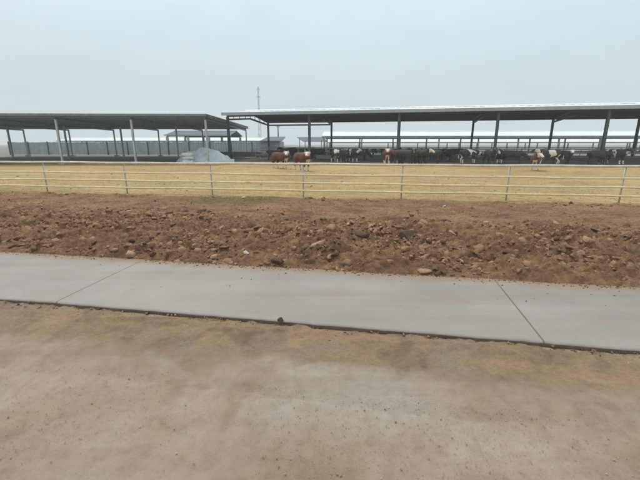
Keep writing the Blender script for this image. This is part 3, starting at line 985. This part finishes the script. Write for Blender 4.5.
# pole and pylon
pl = AT(278.6, 150, 92); pl.z = 0
po = empty("utility_pole", pl)
tag(po, "thin dark pole standing between the hut and the feed shelter", "pole")
mb = MB(); mb.tube([(0, 0, -.2), (0, 0, 6.4)], [.17, .12], 10); mb.build("shaft", M["steel_dark"], po, True)
mb = MB(); mb.bar((-.45, 0, 6.05), (.45, 0, 6.05), .1, .12); mb.build("crossarm", M["steel_dark"], po)
py = AT(260.5, 150, 330); py.z = 0
pt = empty("lattice_pylon", py)
tag(pt, "faint lattice pylon with cross arms rising far behind the shed roof", "pylon")
mb = MB()
H = 38.5
def wd(z): return 1.3 * (1 - z / H) ** .9 + .28
lv = [0, 5, 9.5, 13.5, 17, 20, 23, 25.5, 28, 30.5, 33, 35.5, 38]
for i in range(len(lv) - 1):
    a, b = lv[i], lv[i + 1]; wa, wb = wd(a), wd(b)
    ca = [(-wa, -wa, a), (wa, -wa, a), (wa, wa, a), (-wa, wa, a)]; cb = [(-wb, -wb, b), (wb, -wb, b), (wb, wb, b), (-wb, wb, b)]
    for k in range(4):
        mb.bar(ca[k], cb[k], .22, .22)
        mb.bar(ca[k], cb[(k + 1) % 4], .13, .13)
        mb.bar(ca[(k + 1) % 4], cb[k], .13, .13)
mb.build("tower", M["pylon"], pt)
for z, wa in ((36.3, 1.9), (31.8, 2.2)):
    mb = MB()
    for s in (-1, 1):
        for yy in (-.35, .35):
            mb.bar((0, yy, z), (s * wa, 0, z + .25), .16, .16); mb.bar((0, yy, z - 1.3), (s * wa, 0, z + .2), .13, .13)
        mb.bar((s * wa, 0, z + .2), (s * wa, 0, z - 1.2), .22, .22)
    mb.build("cross_arm", M["pylon"], pt)
pt.scale = (.72, .72, 1.27)

# ------------------------------------------------------------------ cattle
def cow_mesh(name, head, scheme):
    """continuous body grown from a joint skeleton; +x is forward"""
    hx, hy, hz = head                                        # poll position
    vs, es, rs = [], [], []
    def add(p, r, par=None):
        vs.append(p); rs.append(r if isinstance(r, tuple) else (r, r))
        if par is not None: es.append((par, len(vs) - 1))
        return len(vs) - 1
    hip = add((-.62, 0, 1.06), (.30, .31))
    rump = add((-.92, 0, 1.14), (.20, .22), hip)
    loin = add((-.25, 0, 1.00), (.335, .36), hip)
    belly = add((.12, 0, .96), (.345, .37), loin)
    chest = add((.50, 0, .98), (.30, .35), belly)
    shoulder = add((.74, 0, 1.06), (.23, .28), chest)
    n1 = add((.74 + (hx - .74) * .5, hy * .4, 1.06 + (hz - 1.06) * .5 + .02), (.155, .20), shoulder)
    poll = add((hx, hy, hz), (.125, .13), n1)
    L = math.hypot(hx - .74, hy) or 1
    ddx, ddy = (hx - .74) / L, hy / L
    down = -.22 if hz > .9 else -.34
    mid = add((hx + ddx * .22, hy + ddy * .22, hz + down * .5), (.105, .115), poll)
    nose = add((hx + ddx * .42, hy + ddy * .42, hz + down * 1.1), (.075, .075), mid)
    add((.62, 0, .70), (.13, .16), chest)                       # brisket
    add((.93, hy * .25, .90 + (hz - 1.3) * .3), (.05, .10), shoulder)   # dewlap
    rs2 = random.Random(name + str(head))
    for s in (-1, 1):
        add((hx - ddx * .02 - ddy * s * .24, hy - ddy * .02 + ddx * s * .24, hz + .01), (.035, .06), poll)
        o = rs2.uniform(-.16, .16)
        f = add((.54 + o * .2, s * .17, .72), (.13, .16), chest)
        f = add((.55 + o * .6, s * .18, .43), (.075, .085), f)
        f = add((.54 + o * .8, s * .18, .18), (.056, .058), f)
        add((.57 + o, s * .18, .03), (.068, .07), f)
        o = rs2.uniform(-.16, .16)
        b = add((-.66 + o * .2, s * .19, .82), (.17, .24), hip)
        b = add((-.56 + o * .4, s * .20, .62), (.105, .14), b)
        b = add((-.80 + o * .7, s * .20, .42), (.064, .078), b)
        b = add((-.77 + o * .9, s * .20, .18), (.055, .057), b)
        add((-.73 + o, s * .20, .03), (.066, .07), b)
    t = add((-1.06, 0, 1.08), (.035, .035), rump)
    t = add((-1.12, 0, .75), (.024, .024), t)
    add((-1.11, 0, .46), (.042, .042), t)
    me = bpy.data.meshes.new(name + "_skeleton")
    me.from_pydata(vs, es, [])
    o = bpy.data.objects.new(name + "_skeleton", me); COL.objects.link(o)
    sk = o.modifiers.new("skin", "SKIN"); sk.use_smooth_shade = True
    for i, sv in enumerate(me.skin_vertices[0].data):
        sv.radius = rs[i]; sv.use_root = (i == 0)
    sb = o.modifiers.new("sub", "SUBSURF"); sb.levels = 2; sb.render_levels = 2
    dg = bpy.context.evaluated_depsgraph_get(); dg.update()
    out = bpy.data.meshes.new_from_object(o.evaluated_get(dg)); out.name = name
    COL.objects.unlink(o); bpy.data.objects.remove(o)
    out.materials.clear()
    base = M[{"hereford": "coat_brown", "brown": "coat_brown", "black": "coat_dark", "pied_a": "pied_a", "pied_b": "pied_b", "blackface": "coat_dark"}[scheme]]
    for m in (base, M["coat_white"], M["muzzle"], M["hoof"]): out.materials.append(m)
    nx, ny, nz = vs[nose]
    for p in out.polygons:
        c = p.center; k = 0
        dh = (c.x - hx) * ddx + (c.y - hy) * ddy            # distance ahead of the poll
        if scheme in ("hereford", "blackface") and dh > -.06 and c.z > .35 and c.x > .8: k = 1
        if scheme == "hereford" and c.z < .34 and c.x < .9: k = 1
        if scheme == "hereford" and c.x > .55 and c.z < .86 and abs(c.y) < .16: k = 1
        if scheme in ("pied_a", "pied_b") and c.z < .40: k = 1
        if (Vector((nx, ny, nz)) - c).length < .10: k = 2
        if c.z < .075: k = 3
        p.material_index = k
        p.use_smooth = True
    return out, (hx, hy, hz, ddx, ddy)

poses = {"back": (.98, -.42, 1.22), "mid": (1.20, .14, 1.14), "up": (1.16, 0, 1.34), "turn": (1.04, -.30, 1.32), "turn_other": (1.04, .30, 1.30), "low": (1.22, 0, .98), "feed": (1.20, .16, .76)}
cache = {}
def cow(px, py, heading, scheme, pose, label, size=1.0, group=None):
    key = (scheme, pose)
    if key not in cache:
        me, hd = cow_mesh("cow", poses[pose], scheme)
        hx, hy, hz, ax, ay = hd
        hb = MB()
        horn = []
        for s in (-1, 1):
            q = MB()
            bx, by = hx - ay * s * .08, hy + ax * s * .08
            ox, oy = -ay * s, ax * s
            q.tube([(bx, by, hz + .07), (bx + ox * .08, by + oy * .08, hz + .13), (bx + ox * .11 + ax * .03, by + oy * .11 + ay * .03, hz + .21)], [.026, .019, .006], 8)
            horn.append(q)
        cache[key] = (me, horn, {})
    me, horn, made = cache[key]
    p = G(px, py)
    c = tag(link("cow", me), label, "cow", group)
    c.location = (p.x, p.y, .05 if p.y > 38 else .01); c.rotation_euler.z = heading; c.scale = (size,) * 3
    for i, q in enumerate(horn):
        if i not in made:
            o = q.build("horn", M["horn"], c, True); made[i] = o.data
        else:
            link("horn", made[i], None, c)
    return c
GB, GD = "brown cattle with white faces", "dark cattle standing in the shed"
cow(281, 168.6, -.75, "hereford", "turn", "red-brown cow with a white face in the open yard, left one of the pair", 1.06, GB)
cow(303, 171.0, -.95, "hereford", "turn", "red-brown cow with a white face, right one of the pair nearest the fence", 1.08, GB)
cow(386.5, 164.6, -PI / 2 - .12, "hereford", "up", "white-faced cow seen head-on, left beside the tall middle post of the shed", 1.12, GB)
cow(393.5, 164.2, -PI / 2 + .5, "brown", "turn_other", "plain red-brown cow close beside the white-faced cow at the post", 1.1, GB)
cow(274, 160.2, .3, "brown", "low", "plain brown cow half hidden behind the left one of the yard pair", .95, GB)
dark = [
 (288, 159.40, 2.7, "black", "up", "black cow at the back between the two brown yard cows"),
 (296.5, 158.80, .4, "pied_b", "low", "mostly black cow at the back just above the right brown yard cow"),
 (291.5, 157.60, PI - .5, "black", "feed", "black cow bending to the feed barrier behind the two brown yard cows"),
 (326, 159.20, PI + .6, "pied_b", "feed", "mostly black cow bending its head, at the far left of the middle group"),
 (340.5, 158.60, .9, "black", "feed", "black cow bending to the feed barrier behind the middle group"),
 (377, 158.60, PI - .2, "pied_a", "low", "black and white cow at the back between the middle group and the tall post"),
 (399, 161.00, .2, "black", "up", "black cow standing behind the brown cow at the tall post"),
 (407, 161.20, PI + .4, "black", "up", "black cow behind the big black cow right of the tall post"),
 (424, 160.60, -.3, "pied_b", "mid", "mostly black cow behind the right end of the group by the tall post"),
 (443, 161.00, .1, "pied_b", "low", "mostly black cow at the back, just right of the group by the tall post"),
 (309, 158.4, PI - .2, "pied_a", "mid", "black and white cow at the back, partly behind the second front post"),
 (333, 158.9, .5, "black", "low", "black cow behind the left side of the middle group, body turned right"),
 (362, 158.3, PI, "black", "mid", "black cow at the back, just right of the middle group"),
 (415.5, 161.4, PI - .3, "blackface", "mid", "white-faced black cow at the back of the group right of the tall post"),
 (437, 161.6, -.9, "black", "turn", "black cow standing alone at the right edge of the group by the tall post"),
 (455, 161.2, PI + .2, "black", "feed", "black cow feeding at the back, right of the group by the tall post"),
 (316, 159.60, PI - .3, "black", "low", "black cow just right of the second front post, head lowered"),
 (337, 163.00, -PI / 2 + .4, "pied_a", "mid", "black and white cow at the left of the middle group, facing the yard"),
 (344.5, 163.40, -PI / 2 - .3, "blackface", "back", "black cow with a white face in the middle group"),
 (351.5, 162.60, -1.0, "pied_b", "turn_other", "mostly black cow with white legs at the right of the middle group"),
 (359, 162.00, .2, "black", "feed", "black cow with its head down at the far right of the middle group"),
 (406.5, 165.12, -PI / 2 + .6, "black", "turn", "big black cow just right of the brown cow at the tall post"),
 (411, 164.88, -.5, "black", "mid", "black cow with half-lowered head, second right of the tall post"),
 (420.5, 165.00, -PI / 2 + .25, "blackface", "turn_other", "black cow with a white face right of the tall post"),
 (430, 164.52, 2.6, "black", "back", "black cow turned away at the right end of the group by the tall post"),
 (468, 164.20, .3, "pied_a", "low", "black and white cow standing alone left of the next post to the right"),
 (489, 164.60, -PI / 2, "black", "up", "black cow seen head-on at the right-hand side of the shed, left one of three"),
 (500, 164.00, -2.2, "pied_b", "turn", "mostly black cow at the right-hand side of the shed, middle one of three"),
 (512, 164.40, -.4, "black", "feed", "black cow feeding at the right-hand side of the shed, right one of three"),
 (548, 165.00, PI - .4, "pied_a", "up", "black and white cow facing left near the right end of the view"),
 (562, 164.80, -1.2, "blackface", "turn", "white-faced black cow beside the black and white cow facing left"),
 (596, 165.40, .1, "black", "low", "black cow with lowered head at the far right of the view, left one of two"),
 (613, 165.20, -PI / 2 + .3, "pied_b", "up", "mostly black cow at the far right of the view, right one of two"),
]
for i, (px, py_, hd, s, po_, lb) in enumerate(dark):
    cow(px, py_, hd, s, po_, lb, 1.06 + .10 * random.random(), GD)
cow(534, 170.5, -PI / 2 - .55, "hereford", "turn_other", "red-brown cow with a white face standing alone in the right of the yard", 1.0, GB)

# ------------------------------------------------------------------ haze
hz = MB(); hz.box(-1300, 1300, -1300, 1300, -1.2, 42.5)
hm = bpy.data.materials.new("haze_air"); hm.use_nodes = True
nt = hm.node_tree; nt.nodes.clear()
out = nt.nodes.new("ShaderNodeOutputMaterial"); pv = nt.nodes.new("ShaderNodeVolumePrincipled")
pv.inputs["Color"].default_value = (.90, .95, 1.0, 1); pv.inputs["Density"].default_value = .0011
nt.links.new(pv.outputs[0], out.inputs["Volume"])
ho = hz.build("haze", hm); tag(ho, kind="stuff")

# ------------------------------------------------------------------ light: overcast daylight
w = bpy.data.worlds.new("World"); sc.world = w; w.use_nodes = True
nt = w.node_tree; bg = nt.nodes["Background"]
EL, AZ = R(64), R(-50)
sky = nt.nodes.new("ShaderNodeTexSky"); sky.sky_type = "NISHITA"; sky.sun_disc = False
sky.sun_elevation = EL; sky.sun_rotation = AZ; sky.air_density = 1.2; sky.dust_density = 3
tc = nt.nodes.new("ShaderNodeTexCoord")
sep = nt.nodes.new("ShaderNodeSeparateXYZ"); nt.links.new(tc.outputs["Generated"], sep.inputs[0])
grad = ramp(nt, sep.outputs[2], [(0.0, (5.6, 6.4, 6.7)), (.10, (5.35, 6.3, 6.65)), (.30, (6.75, 7.85, 8.25)), (1, (11.5, 12.2, 12.3))])
cl = noise(nt, scaled(nt, tc.outputs["Generated"], (1.0, 1.0, 3.2)), 2.6, 8, .58, .5)
cm = ramp(nt, cl, [(.28, (.92, .928, .935)), (.52, (.99, .99, .99)), (.74, (1.045, 1.04, 1.035))])
c = mixc(nt, 1.0, grad, cm, "MULTIPLY")
c = mixc(nt, .90, sky.outputs[0], c)
nt.links.new(c, bg.inputs["Color"]); bg.inputs["Strength"].default_value = .10
sl = bpy.data.lights.new("sun", "SUN"); sl.energy = 1.5; sl.angle = R(18); sl.color = (1, .96, .90)
so = bpy.data.objects.new("sun", sl); COL.objects.link(so)
d = Vector((math.sin(AZ) * math.cos(EL), math.cos(AZ) * math.cos(EL), math.sin(EL)))
so.rotation_euler = d.to_track_quat("Z", "Y").to_euler()

sc.view_settings.view_transform = "Standard"
sc.view_settings.look = "None"
sc.view_settings.exposure = 0.2
sc.view_settings.gamma = 1.0
sc.view_settings.use_curve_mapping = False
sc.cycles.use_denoising = True
sc.cycles.volume_bounces = 2
sc.cycles.max_bounces = 6
